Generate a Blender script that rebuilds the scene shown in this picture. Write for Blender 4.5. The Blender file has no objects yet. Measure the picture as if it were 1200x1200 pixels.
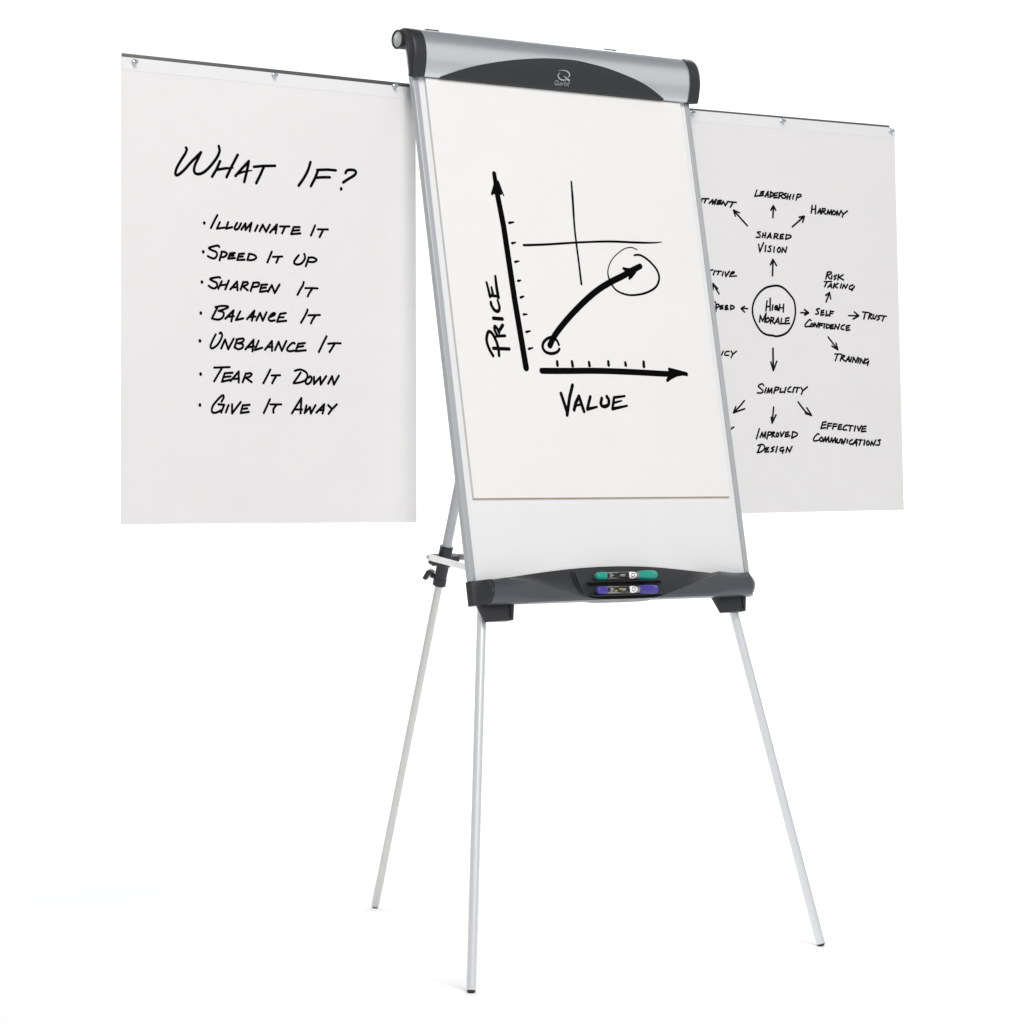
import bpy, math
from mathutils import Vector, Matrix

S = bpy.context.scene
COL = S.collection

# ------------------------------------------------------------------ camera
cam_data = bpy.data.cameras.new("camera")
cam = bpy.data.objects.new("camera", cam_data)
COL.objects.link(cam)
cam_data.sensor_width = 36.0
cam_data.lens = 36.0 * 3381.3 / 1200.0
cam_data.clip_start = 0.1
cam_data.clip_end = 200.0
cam.matrix_world = Matrix((
    (0.8015014, 0.0087682, -0.5979286, -3.483258),
    (-0.5979928, 0.0113432, -0.8014212, -4.334999),
    (-0.0002446, 0.9998972, 0.0143349, 0.944523),
    (0, 0, 0, 1)))
S.camera = cam

# ------------------------------------------------------------------ studio light
world = bpy.data.worlds.new("World")
S.world = world
world.use_nodes = True
wn, wl = world.node_tree.nodes, world.node_tree.links
wn.clear()
w_out = wn.new('ShaderNodeOutputWorld')
w_bg = wn.new('ShaderNodeBackground')
w_tc = wn.new('ShaderNodeTexCoord')
w_sep = wn.new('ShaderNodeSeparateXYZ')
w_ramp = wn.new('ShaderNodeValToRGB')
w_ramp.color_ramp.interpolation = 'EASE'
e = w_ramp.color_ramp.elements
e[0].position = 0.0; e[0].color = (1.0, 1.0, 1.0, 1)
e[1].position = 1.0; e[1].color = (0.22, 0.24, 0.26, 1)
k = e.new(0.45); k.color = (1.0, 1.0, 1.0, 1)
k = e.new(0.76); k.color = (0.26, 0.28, 0.30, 1)
wl.new(w_tc.outputs['Generated'], w_sep.inputs[0])
wl.new(w_sep.outputs['Z'], w_ramp.inputs[0])
wl.new(w_ramp.outputs[0], w_bg.inputs[0])
w_bg.inputs[1].default_value = 0.64
wl.new(w_bg.outputs[0], w_out.inputs[0])


YAW = 0.6410                                          # the way the camera faces, seen from above
FW = Vector((math.sin(YAW), math.cos(YAW), 0)); RT = Vector((math.cos(YAW), -math.sin(YAW), 0)); UP = Vector((0, 0, 1))


def softbox(name, loc, target, sx, sy, power, col=(1, 1, 1)):
    """rectangular studio lamp, its long side parallel to the backdrop"""
    ld = bpy.data.lights.new(name, 'AREA')
    ld.shape = 'RECTANGLE'; ld.size = sx; ld.size_y = sy
    ld.energy = power; ld.color = col
    o = bpy.data.objects.new(name, ld)
    COL.objects.link(o)
    z = (Vector(loc) - Vector(target)).normalized(); y = z.cross(RT).normalized(); x = y.cross(z)
    m = Matrix((x, y, z)).transposed().to_4x4(); m.translation = Vector(loc)
    o.matrix_world = m


softbox("softbox_key", (-1.4, -4.4, 5.2), (-1.3, -1.9, 0.4), 3.4, 2.2, 300, (1.0, 0.99, 0.98))
softbox("backdrop_light", FW * 2.5 + UP * 3.0 - RT * 0.7, FW * 2.5 - RT * 0.7, 9.0, 0.9, 175)

S.view_settings.view_transform = 'Standard'
S.view_settings.look = 'None'
S.view_settings.exposure = 0.0
S.view_settings.gamma = 1.0
S.view_settings.use_curve_mapping = False

# ------------------------------------------------------------------ materials


def material(name, col, rough=0.5, metal=0.0, spec=0.5, coat=0.0, bump=0.0, scale=300.0, vary=0.0, rvary=0.0, stretch=(1, 1, 1)):
    m = bpy.data.materials.new(name)
    m.use_nodes = True
    nt = m.node_tree
    b = nt.nodes['Principled BSDF']
    b.inputs['Base Color'].default_value = (*col, 1)
    b.inputs['Roughness'].default_value = rough
    b.inputs['Metallic'].default_value = metal
    b.inputs['Specular IOR Level'].default_value = spec
    b.inputs['Coat Weight'].default_value = coat
    b.inputs['Coat Roughness'].default_value = 0.08
    tc = nt.nodes.new('ShaderNodeTexCoord')
    mp = nt.nodes.new('ShaderNodeMapping')
    mp.inputs['Scale'].default_value = stretch
    nz = nt.nodes.new('ShaderNodeTexNoise')
    nz.inputs['Scale'].default_value = scale
    nz.inputs['Detail'].default_value = 4
    nt.links.new(tc.outputs['Object'], mp.inputs[0])
    nt.links.new(mp.outputs[0], nz.inputs['Vector'])
    if bump:
        bp = nt.nodes.new('ShaderNodeBump')
        bp.inputs['Strength'].default_value = bump
        bp.inputs['Distance'].default_value = 0.0006
        nt.links.new(nz.outputs['Fac'], bp.inputs['Height'])
        nt.links.new(bp.outputs[0], b.inputs['Normal'])
    if rvary:
        mr = nt.nodes.new('ShaderNodeMapRange')
        mr.inputs['To Min'].default_value = max(0, rough - rvary)
        mr.inputs['To Max'].default_value = rough + rvary
        nt.links.new(nz.outputs['Fac'], mr.inputs['Value'])
        nt.links.new(mr.outputs[0], b.inputs['Roughness'])
    if vary:
        n2 = nt.nodes.new('ShaderNodeTexNoise')
        n2.inputs['Scale'].default_value = 7.0
        n2.inputs['Detail'].default_value = 5
        nt.links.new(tc.outputs['Object'], n2.inputs['Vector'])
        cr = nt.nodes.new('ShaderNodeValToRGB')
        cr.color_ramp.elements[0].position = 0.3
        cr.color_ramp.elements[1].position = 0.7
        cr.color_ramp.elements[0].color = (*[c * (1 - vary) for c in col], 1)
        cr.color_ramp.elements[1].color = (*[min(1, c * (1 + vary)) for c in col], 1)
        nt.links.new(n2.outputs['Fac'], cr.inputs[0])
        nt.links.new(cr.outputs[0], b.inputs['Base Color'])
    return m


M = {
    'floor': material('white_floor', (0.902, 0.902, 0.902), 0.9, spec=0.0),
    'wall': material('white_backdrop', (0.90, 0.90, 0.90), 0.9, spec=0.0),
    'rail': material('anodised_rail', (0.45, 0.465, 0.48), 0.40, 0.40, bump=0.03, scale=500, rvary=0.06, stretch=(1, 1, 0.05)),
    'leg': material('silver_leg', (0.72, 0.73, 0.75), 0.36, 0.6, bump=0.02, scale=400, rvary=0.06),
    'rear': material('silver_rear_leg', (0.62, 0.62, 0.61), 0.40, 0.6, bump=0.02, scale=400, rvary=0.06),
    'shell': material('silver_header', (0.76, 0.79, 0.81), 0.30, 0.85, scale=9, rvary=0.01),
    'tube': material('tube_silver', (0.50, 0.52, 0.51), 0.42, 0.5, rvary=0.05),
    'black': material('black_plastic', (0.017, 0.018, 0.021), 0.42, spec=0.45, bump=0.12, scale=1500, rvary=0.06),
    'cap': material('charcoal_plastic', (0.020, 0.021, 0.025), 0.46, spec=0.45, bump=0.12, scale=1500, rvary=0.06),
    'panel': material('charcoal_panel', (0.022, 0.024, 0.027), 0.50, spec=0.4, bump=0.05, scale=1500, rvary=0.05),
    'tray': material('graphite_tray', (0.090, 0.096, 0.106), 0.36, 0.55, spec=0.5, bump=0.04, scale=1200, rvary=0.05),
    'shelf': material('dark_shelf', (0.021, 0.022, 0.025), 0.44, spec=0.45, bump=0.1, scale=1200, rvary=0.06),
    'board': material('whiteboard', (0.715, 0.718, 0.72), 0.22, spec=0.5, coat=0.25, vary=0.006),
    'pad': material('pad_paper', (0.735, 0.728, 0.72), 0.85, spec=0.1, bump=0.05, scale=240, vary=0.008),
    'card': material('backing_card', (0.48, 0.41, 0.24), 0.9, spec=0.1, bump=0.1, scale=200, vary=0.12),
    'sheet': material('sheet_paper', (0.685, 0.679, 0.677), 0.85, spec=0.1, bump=0.05, scale=240, vary=0.010),
    'strip': material('strip_paper', (0.69, 0.69, 0.697), 0.7, spec=0.2, bump=0.03, scale=240),
    'ink': material('black_ink', (0.002, 0.002, 0.002), 0.9, spec=0.03, vary=0.1),
    'ink_soft': material('felt_pen_ink', (0.006, 0.006, 0.007), 0.9, spec=0.05, vary=0.3),
    'arm': material('dark_arm', (0.085, 0.085, 0.082), 0.45, 0.3, rvary=0.05),
    'steel': material('steel_peg', (0.50, 0.53, 0.56), 0.22, 0.9, rvary=0.06),
    'brace': material('white_brace', (0.78, 0.77, 0.76), 0.4, vary=0.01),
    'rubber': material('rubber_foot', (0.03, 0.028, 0.026), 0.7, bump=0.1, scale=800),
    'logo': material('silver_print', (0.42, 0.43, 0.44), 0.4, 0.3),
    'green': material('green_plastic', (0.0, 0.30, 0.215), 0.35, vary=0.05),
    'blue': material('violet_blue_plastic', (0.052, 0.032, 0.27), 0.35, vary=0.05),
    'barrel': material('grey_barrel', (0.26, 0.26, 0.25), 0.3, 0.2, vary=0.04),
    'label': material('black_label', (0.008, 0.008, 0.010), 0.3, vary=0.1),
    'print': material('white_print', (0.80, 0.80, 0.80), 0.5),
    'yellow': material('yellow_print', (0.62, 0.55, 0.03), 0.5),
}

# ------------------------------------------------------------------ helpers


class MB:
    def __init__(s):
        s.v, s.f, s.mi = [], [], []

    def add(s, verts, faces, mi=0):
        o = len(s.v)
        s.v += [Vector(p) for p in verts]
        for f in faces:
            s.f.append([i + o for i in f]); s.mi.append(mi)

    def grid(s, rows, closed=False, caps=False, mi=0):
        n = len(rows[0]); fs = []
        for r in range(len(rows) - 1):
            for c in range(n if closed else n - 1):
                a, b = r * n + c, r * n + (c + 1) % n
                fs.append([a, b, b + n, a + n])
        if caps:
            fs.append(list(range(n))[::-1]); fs.append([(len(rows) - 1) * n + c for c in range(n)])
        s.add([p for r in rows for p in r], fs, mi)

    def box(s, c, hx, hy, hz):
        c = Vector(c); hx, hy, hz = Vector(hx), Vector(hy), Vector(hz)
        vs = [c + a * hx + b * hy + d * hz for a in (-1, 1) for b in (-1, 1) for d in (-1, 1)]
        s.add(vs, [[0, 1, 3, 2], [4, 6, 7, 5], [0, 4, 5, 1], [2, 3, 7, 6], [0, 2, 6, 4], [1, 5, 7, 3]])

    def lathe(s, a, b, prof, n=32):
        """prof: (distance along a->b, radius)"""
        a, b = Vector(a), Vector(b); d = (b - a).normalized()
        u = d.orthogonal().normalized(); w = d.cross(u)
        rows = [[a + d * t + (u * math.cos(q) + w * math.sin(q)) * max(r, 1e-5)
                 for q in [2 * math.pi * i / n for i in range(n)]] for t, r in prof]
        s.grid(rows, True, True)

    def tube(s, a, b, r, n=28):
        L = (Vector(b) - Vector(a)).length; c = min(r * 0.12, L * 0.1)
        s.lathe(a, b, [(0, r - c), (c, r), (L - c, r), (L, r - c)], n)

    def build(s, name, m, parent=None, bevel=0.0, smooth=True, segs=2):
        me = bpy.data.meshes.new(name)
        me.from_pydata(s.v, [], s.f)
        for x in (m if isinstance(m, (list, tuple)) else [m]):
            me.materials.append(x)
        for p, i in zip(me.polygons, s.mi):
            p.material_index = i
        import bmesh
        bm = bmesh.new(); bm.from_mesh(me)
        bmesh.ops.remove_doubles(bm, verts=bm.verts, dist=1e-6)
        bmesh.ops.recalc_face_normals(bm, faces=bm.faces)
        if bevel:
            es = [ed for ed in bm.edges if len(ed.link_faces) == 2 and ed.calc_face_angle(0) > 0.6]
            bmesh.ops.bevel(bm, geom=es, offset=bevel, segments=segs, profile=0.5, affect='EDGES', clamp_overlap=True)
        bm.to_mesh(me); bm.free()
        if smooth:
            me.shade_smooth()
            try:
                me.set_sharp_from_angle(angle=math.radians(38))
            except Exception:
                pass
        # origin at the middle of the mesh's underside
        xs = [v.co.x for v in me.vertices]; yv = [v.co.y for v in me.vertices]; zs = [v.co.z for v in me.vertices]
        org = Vector(((min(xs) + max(xs)) / 2, (min(yv) + max(yv)) / 2, min(zs)))
        me.transform(Matrix.Translation(-org))
        o = bpy.data.objects.new(name, me)
        COL.objects.link(o)
        if parent is not None:
            o.parent = parent
            o.location = org - WORLD[parent.name]
        else:
            o.location = org
        WORLD[o.name] = org
        return o


WORLD = {}


def thing(name, loc):
    o = bpy.data.objects.new(name, None)
    o.empty_display_size = 0.05
    COL.objects.link(o); o.location = loc; WORLD[o.name] = Vector(loc)
    return o


def tag(o, label=None, cat=None, group=None, kind=None):
    for key, v in (('label', label), ('category', cat), ('group', group), ('kind', kind)):
        if v: o[key] = v
    return o


def crom(pts, n=6):
    """Catmull-Rom through tuples of any length"""
    if len(pts) < 3: return list(pts)
    P = [pts[0]] + list(pts) + [pts[-1]]; out = []
    for i in range(1, len(P) - 2):
        for j in range(n):
            t = j / n
            out.append(tuple(0.5 * (2 * b + (c - a) * t + (2 * a - 5 * b + 4 * c - d) * t * t + (3 * b - a - 3 * c + d) * t ** 3)
                             for a, b, c, d in zip(P[i - 1], P[i], P[i + 1], P[i + 2])))
    out.append(tuple(pts[-1]))
    return out


def ink_stroke(mb, pts, smooth, widths, surf, lift):
    """a flat pen line with round ends, laid on a surface surf(u, v, lift); widths in metres"""
    n = len(pts)
    if len(widths) != n:
        ws = []
        for i in range(n):
            f = i * (len(widths) - 1) / max(1, n - 1); k = min(int(f), len(widths) - 2) if len(widths) > 1 else 0
            ws.append(widths[k] + (widths[min(k + 1, len(widths) - 1)] - widths[k]) * (f - k))
    else:
        ws = list(widths)
    P = [(x, y, w) for (x, y), w in zip(pts, ws)]
    if smooth: P = crom(P, 6)
    runs = [P] if smooth else [list(ab) for ab in zip(P, P[1:])]
    def add(vs, fs, up=0.0):
        mb.add([surf(u, v, lift + up) for u, v in vs], fs)
    def disc(q, up):
        m = 14; add([(q[0] + q[2] / 2 * math.cos(6.2832 * j / m), q[1] + q[2] / 2 * math.sin(6.2832 * j / m)) for j in range(m)], [list(range(m))], up)
    for ri, R in enumerate(runs):
        Q = [R[0]]
        for a in R[1:]:                                     # short pieces, so that the line follows the sheet
            b = Q[-1]; L = math.hypot(a[0] - b[0], a[1] - b[1])
            if L < 1e-5: continue
            m = max(1, int(L / 0.02))
            for j in range(1, m + 1):
                t = j / m; Q.append(tuple(b[i] + (a[i] - b[i]) * t for i in range(3)))
        if len(Q) < 2: continue
        lf, rt = [], []
        for i, q in enumerate(Q):
            a = Q[max(0, i - 1)]; b = Q[min(len(Q) - 1, i + 1)]
            dx, dy = b[0] - a[0], b[1] - a[1]; L = math.hypot(dx, dy) or 1e-9; nx, ny = -dy / L * q[2] / 2, dx / L * q[2] / 2
            lf.append((q[0] + nx, q[1] + ny)); rt.append((q[0] - nx, q[1] - ny))
        m = len(Q)
        add(lf + rt, [[i, i + 1, m + i + 1, m + i] for i in range(m - 1)], 0.00001 * ri)
        disc(Q[0], 0.00004 + 0.00001 * ri)
        disc(Q[-1], 0.00008 + 0.00001 * ri)


def write_ink(entries, surf, mat, parent, wscale=1.0):
    for i, (name, txt) in enumerate(entries):
        mb = MB(); 
        for si, st in enumerate(txt.split('|')):
            hd, body = st[1:].split(':'); hd = hd.split(',')
            ws = [int(w) * 1e-4 * wscale for w in hd]
            c = [int(q) * 1e-4 for q in body.split()]
            ink_stroke(mb, list(zip(c[0::2], c[1::2])), txt_smooth(st), ws, surf, 0.0003 + 0.00003 * (si % 7))
        mb.build(name, mat, parent, smooth=False)


def txt_smooth(st):
    return st[0] == 'c'
INK = {
 'left': [
  ('handwritten_word', 'c55:1344 1539 1362 1568 1330 1648 1241 1777 1152 1922 1125 2031 1178 2043 1294 1959 1454 1794 1598 1661 1661 1603|c56:1661 1603 1598 1723 1526 1867 1525 1976 1615 2001 1741 1947 1885 1814 2003 1666 2053 1554 2036 1465|s57:2062 1740 1993 1885 1894 2031|s57:2439 1599 2320 1802 2201 2020|s52,52,30:1993 1900 2174 1862 2338 1844|s56:2392 1988 2520 1852 2677 1701|s59:2677 1701 2630 1908 2579 2083|c47,40,21:2447 1942 2594 1894 2750 1866|s52:2787 1796 2980 1768 3249 1748|s58:2999 1791 2925 1937 2838 2091'),
  ('handwritten_word', 'c59:4024 1631 3971 1778 3885 1926 3763 2084|s53:4169 1768 4407 1747 4589 1750|s59:4188 1780 4122 1928 4033 2076|s53:4141 1914 4293 1897 4455 1888'),
  ('handwritten_word', 'c57:4806 1787 4839 1737 4925 1718 5012 1726 5041 1767 4993 1824 4867 1896 4752 1967|s63:4707 2085 4707 2098'),
  ('bullet_dot', 's59:1728 2880 1728 2887'),
  ('handwritten_word', 's46:2005 2727 1937 2841 1869 2967|s44:2059 2853 1994 2973 2154 2947|s45:2236 2844 2188 2963 2318 2931|c46:2427 2845 2372 2936 2393 2970 2454 2944 2510 2853|s46:2516 2964 2606 2848 2605 2966 2736 2830 2695 2985|s47:2868 2870 2812 2973|s47:2909 2974 2978 2853 3048 2979 3131 2845|s47:3133 2989 3287 2833 3259 2995|s42:3182 2933 3273 2923|s42:3350 2866 3560 2855|s47:3462 2872 3398 2988|s44:3785 2856 3651 2862 3595 2996 3799 2972|s43:3630 2929 3778 2912'),
  ('handwritten_word', 's48:4125 2809 4033 2999|s43:4182 2878 4411 2869|s48:4303 2883 4225 3019'),
  ('handwritten_word', 's59:1706 3405 1706 3415|c44:2045 3306 2004 3282 1828 3331 1882 3369 1977 3400 1997 3458 1949 3516 1882 3515 1801 3484|s47:2099 3389 2051 3549|c44:2092 3395 2153 3390 2208 3425 2153 3480 2078 3489|s44:2378 3400 2276 3412 2235 3511 2378 3493|s42:2262 3457 2351 3448|s44:2577 3402 2467 3415 2426 3527 2584 3514|s42:2454 3467 2550 3457|s47:2687 3403 2646 3517|c44:2680 3401 2784 3417 2839 3461 2784 3505 2687 3521'),
  ('handwritten_word', 's47:3174 3342 3077 3542|s42:3195 3436 3405 3421|s47:3321 3442 3272 3539'),
  ('handwritten_word', 'c47:3763 3381 3671 3486 3671 3540 3742 3555 3826 3527 3890 3453 3900 3393 3883 3352|s48:3982 3413 3918 3577|c44:3982 3419 4068 3409 4153 3439 4139 3472 4067 3496 3968 3491'),
  ('bullet_dot', 's59:1678 3957 1678 3966'),
  ('handwritten_word', 'c44:2064 3870 2030 3857 1854 3894 1908 3932 1989 3964 1996 4022 1948 4065 1880 4056 1820 4023|s46:2098 3931 2023 4068|s46:2248 3913 2172 4074|s42:2070 4006 2207 3985|s46:2281 4070 2425 3924 2432 4082|s42:2336 4033 2425 4024|s47:2556 3925 2500 4068|c44:2556 3937 2631 3922 2659 3944 2631 3975 2542 4008|s45:2562 4013 2652 4074|s47:2776 3934 2714 4084|c44:2769 3934 2880 3924 2900 3953 2866 3995 2755 4011|s44:3074 3952 2949 3965 2914 4094 3074 4070|s43:2935 4025 3046 4009|s47:3090 4083 3173 3962 3236 4102 3341 3944'),
  ('handwritten_word', 'c47:3871 3876 3854 3936 3790 4028 3734 4119|s42:3904 3988 4053 3982 4181 3983|c47:4060 3994 3996 4074 3960 4141'),
  ('bullet_dot', 's59:1653 4522 1653 4532'),
  ('handwritten_word', 'c43:1961 4409 2097 4381 2226 4386 2206 4419 2029 4477|s46:2008 4408 1886 4616|c44:2029 4472 2131 4497 2130 4568 2069 4622 1988 4634 1886 4616|s46:2171 4613 2349 4455 2301 4656|s42:2233 4576 2356 4561|s45:2493 4468 2397 4630 2554 4595|s46:2637 4605 2796 4446 2740 4631|s42:2685 4568 2823 4552|s47:2837 4622 2920 4484 2975 4624 3059 4467|c45:3138 4550 3235 4505 3232 4475 3172 4495 3103 4580 3144 4624 3235 4609|s44:3480 4467 3354 4486 3284 4634 3487 4610|s42:3326 4552 3431 4546'),
  ('handwritten_word', 'c47:3953 4386 3945 4422 3882 4532 3811 4636|s43:3974 4493 4230 4479|c47:4123 4500 4066 4574 4030 4641'),
  ('bullet_dot', 's59:1634 5028 1634 5039'),
  ('handwritten_word', 'c45:1968 4906 1877 5066 1860 5144 1910 5158 2009 5091 2084 4981 2104 4909 2076 4870 2051 4885|s46:2084 5160 2167 4994 2234 5171 2351 4974|s47:2426 4987 2367 5132|c44:2409 4987 2544 4966 2569 4997 2527 5034 2443 5058|c44:2459 5057 2543 5070 2543 5127 2459 5165 2367 5132|s47:2602 5162 2779 4984 2753 5194|s43:2661 5124 2787 5104|s45:2889 4996 2804 5171 2965 5124|s47:3025 5158 3176 4995 3176 5176|s43:3082 5111 3185 5099|s47:3239 5160 3321 5006 3389 5171 3489 4987|c45:3673 5029 3630 5015 3544 5080 3501 5147 3561 5174 3655 5160|s45:3897 5013 3750 5031 3690 5171 3914 5148|s43:3724 5094 3862 5072'),
  ('handwritten_word', 's48:4376 4875 4288 5024 4204 5173|s43:4411 5014 4551 4998 4691 4999|c48:4551 5017 4498 5092 4442 5167'),
  ('bullet_dot', 's59:1648 5631 1648 5643'),
  ('handwritten_word', 's42:1934 5514 2266 5497|s45:2100 5518 1933 5764|s44:2325 5599 2158 5612 2099 5768 2283 5729|s42:2141 5682 2283 5667|s46:2283 5751 2459 5575 2458 5776|s42:2358 5713 2467 5704|s47:2610 5608 2542 5767|c44:2610 5615 2711 5599 2736 5627 2677 5671 2593 5684|s45:2609 5687 2736 5764'),
  ('handwritten_word', 's47:3141 5525 3065 5657 2990 5778|s42:3167 5633 3354 5625|c47:3269 5638 3218 5712 3180 5777'),
  ('handwritten_word', 'c45:3672 5536 3801 5511 3922 5560 3952 5632 3905 5706 3784 5752 3646 5769|s47:3801 5569 3732 5658 3646 5762|c47:4018 5634 3939 5676 3913 5750 3957 5778 4026 5733 4044 5660 4012 5631|s48:4096 5644 4095 5776 4235 5641 4243 5780 4366 5624|s48:4409 5763 4497 5622 4536 5780 4647 5611'),
  ('bullet_dot', 's59:1632 6195 1632 6207'),
  ('handwritten_word', 'c45:2090 6133 2137 6054 2115 6016 2024 6084 1916 6200 1883 6286 1907 6336 1990 6331 2082 6291|s45:2024 6182 2148 6190 2082 6334|s46:2240 6196 2181 6326|s46:2315 6180 2315 6346 2499 6135|s44:2693 6183 2541 6195 2499 6336 2676 6313|s43:2524 6264 2642 6248'),
  ('handwritten_word', 's47:3132 6075 3064 6207 2997 6330|s42:3140 6169 3379 6166|c47:3268 6182 3208 6255 3208 6321'),
  ('handwritten_word', 's48:3610 6330 3714 6183 3818 6043 3800 6328|s42:3662 6257 3835 6255|s48:3930 6181 3887 6320 4008 6209 4025 6326 4130 6171|s48:4147 6310 4322 6153 4286 6323|s43:4199 6265 4313 6256|s47:4409 6167 4488 6232|s47:4602 6150 4496 6239 4417 6328'),
 ],
 'right': [
  ('handwritten_word', 's44:857 1803 829 1870|s36:869 1799 1043 1792|s43:964 1803 919 1879|s43:1049 1885 1147 1806 1136 1893 1244 1794 1197 1896|s40:1383 1806 1295 1815 1258 1893 1373 1877|s37:1286 1854 1365 1841|s43:1390 1886 1435 1823 1486 1907 1558 1823|s37:1550 1820 1796 1826|s43:1699 1835 1626 1933'),
  ('arrow', 's42:2085 2297 1721 2001|s45,34:1718 1995 1879 2039|s52,38:1718 1995 1757 2113'),
  ('arrow', 's48:2806 2085 2826 1846|s44:2753 1934 2826 1837 2886 1927'),
  ('arrow', 's43:3348 2257 3692 2020|s43:3552 2042 3700 2016 3646 2142'),
  ('arrow', 's41:1267 3752 1110 3546|s41:1111 3670 1110 3546 1231 3647'),
  ('arrow', 's34:2051 4033 1869 4039|s39:1965 3989 1866 4039 1962 4108'),
  ('arrow', 's48:2761 3314 2781 2983|s44:2708 3088 2781 2972 2876 3097'),
  ('arrow', 's34:3538 4072 3752 4065|s39:3647 4005 3763 4065 3654 4119'),
  ('arrow', 's43:4266 3817 4374 3616|s42:4260 3678 4374 3612 4401 3746'),
  ('arrow', 's34:3536 4068 3759 4065|s39:3643 3999 3763 4068 3640 4112'),
  ('arrow', 's35:4909 4089 5198 4085|s40:5080 4004 5210 4084 5039 4160'),
  ('arrow', 's40:4302 4566 4570 4825|s40:4406 4757 4577 4831 4526 4690'),
  ('arrow', 's51:2730 4851 2729 5306|s43:2665 5137 2729 5315 2830 5119'),
  ('arrow', 'c40:1907 5961 1766 6089 1596 6217|s39:1668 6090 1596 6217 1912 6129'),
  ('arrow', 's45:2718 6084 2665 6406|s43:2642 6302 2664 6418 2777 6248'),
  ('arrow', 'c43:3407 5965 3515 6080 3635 6186 3779 6247|s41:3649 6086 3779 6247 3601 6203'),
  ('handwritten_word', 's39:2373 1535 2307 1669 2457 1642|s38:2571 1551 2484 1564 2452 1652 2557 1627|s35:2470 1602 2553 1590|s42:2593 1662 2684 1545 2680 1667|s34:2619 1627 2694 1619|s44:2759 1550 2735 1664|c39:2746 1551 2821 1575 2832 1611 2735 1664|s38:2959 1557 2871 1572 2843 1671 2944 1658|s35:2862 1623 2937 1609|s44:3009 1554 2981 1669|c37:3009 1554 3098 1549 3084 1597 2995 1617|s39:3020 1616 3094 1662|c38:3198 1557 3122 1580 3184 1620 3145 1659 3082 1663|s43:3248 1569 3208 1675|s43:3324 1574 3283 1676|s35:3221 1631 3310 1618|s43:3413 1569 3372 1665|s43:3514 1563 3473 1679|c38:3515 1557 3604 1558 3615 1595 3500 1630'),
  ('handwritten_word', 's45:3929 1776 3899 1930|s45:4032 1771 4014 1942|s35:3914 1857 4030 1847|s43:4079 1929 4159 1830 4168 1934|s35:4105 1903 4170 1896|s44:4223 1827 4194 1933|c38:4223 1827 4300 1823 4299 1861 4208 1888|s40:4234 1887 4310 1936|s44:4349 1934 4390 1846 4413 1931 4481 1841 4478 1937|c41:4545 1847 4505 1907 4556 1936 4609 1892 4550 1847|s44:4633 1938 4649 1851 4698 1940 4766 1836|s42:4766 1845 4821 1909|s41:4949 1835 4829 1909 4788 1974'),
  ('handwritten_word', 'c37:2448 2409 2361 2422 2434 2475 2420 2522 2321 2527|s43:2522 2433 2495 2518|s43:2597 2420 2569 2524|s35:2508 2480 2588 2471|s42:2631 2530 2722 2423 2744 2525|s34:2670 2504 2745 2497|s43:2847 2426 2819 2531|c37:2847 2426 2935 2431 2921 2470 2833 2489|s39:2858 2488 2932 2529|s38:3098 2427 3010 2441 2987 2527 3083 2518|s35:3009 2484 3072 2475|s44:3174 2435 3151 2530|c38:3174 2435 3287 2442 3299 2480 3158 2530'),
  ('handwritten_word', 's42:2391 2673 2419 2830 2529 2634|s44:2590 2691 2566 2814|c39:2740 2688 2676 2715 2725 2760 2704 2808 2636 2802|s44:2827 2709 2811 2812'),
  ('handwritten_word', 'c41:2964 2712 2913 2761 2936 2816 3000 2776 2989 2720 2959 2712|s42:3037 2812 3065 2716 3138 2807 3179 2692'),
  ('handwritten_word', 's36:1024 3278 1118 3259|s42:1163 3284 1122 3363|s34:1194 3283 1342 3280|s41:1280 3291 1239 3352|s42:1396 3292 1363 3371|s42:1451 3296 1464 3384 1561 3274|c39:1599 3329 1685 3304 1694 3278 1623 3295 1566 3378|s35:1566 3378 1762 3361'),
  ('handwritten_word', 's38:1115 3911 1169 3933|s44:1184 3974 1172 4116|c38:1176 3974 1246 3972 1260 4007 1189 4050|s38:1370 3993 1295 4002 1287 4067 1368 4056|s35:1294 4031 1361 4023|s39:1495 3987 1437 3997 1427 4074 1508 4063|s35:1434 4033 1493 4027|s44:1588 3984 1578 4067|c38:1589 3981 1666 3999 1673 4034 1578 4067'),
  ('hand_drawn_circle', 'c47:2748 3533 2917 3522 3085 3577 3250 3706 3353 3828 3386 4033 3342 4240 3230 4417 3079 4532 2866 4588 2719 4577 2531 4555 2367 4458 2227 4259 2180 4073 2227 3883 2367 3706 2558 3581 2748 3533'),
  ('handwritten_word', 's44:2593 3855 2556 4060|s45:2682 3797 2671 4049|s35:2568 3977 2678 3965|s44:2754 3936 2732 4039|c39:2880 3952 2838 3947 2807 3986 2819 4026 2869 4022|s41:2845 3988 2887 3983 2890 4040|s44:2948 3921 2924 4040|s44:3058 3910 3039 4068|s34:2936 3988 3048 3981|s42:2371 4301 2396 4167 2455 4283 2560 4115 2517 4305|c40:2614 4200 2550 4249 2570 4303 2644 4262 2619 4200|s44:2698 4197 2674 4324|c38:2698 4197 2772 4210 2749 4250 2686 4268|s40:2707 4263 2779 4320|s42:2789 4328 2898 4199 2916 4324|s34:2833 4290 2917 4285|s40:2993 4211 2962 4323 3064 4312|s39:3205 4189 3109 4203 3089 4319 3212 4307|s35:3104 4260 3193 4249'),
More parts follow.
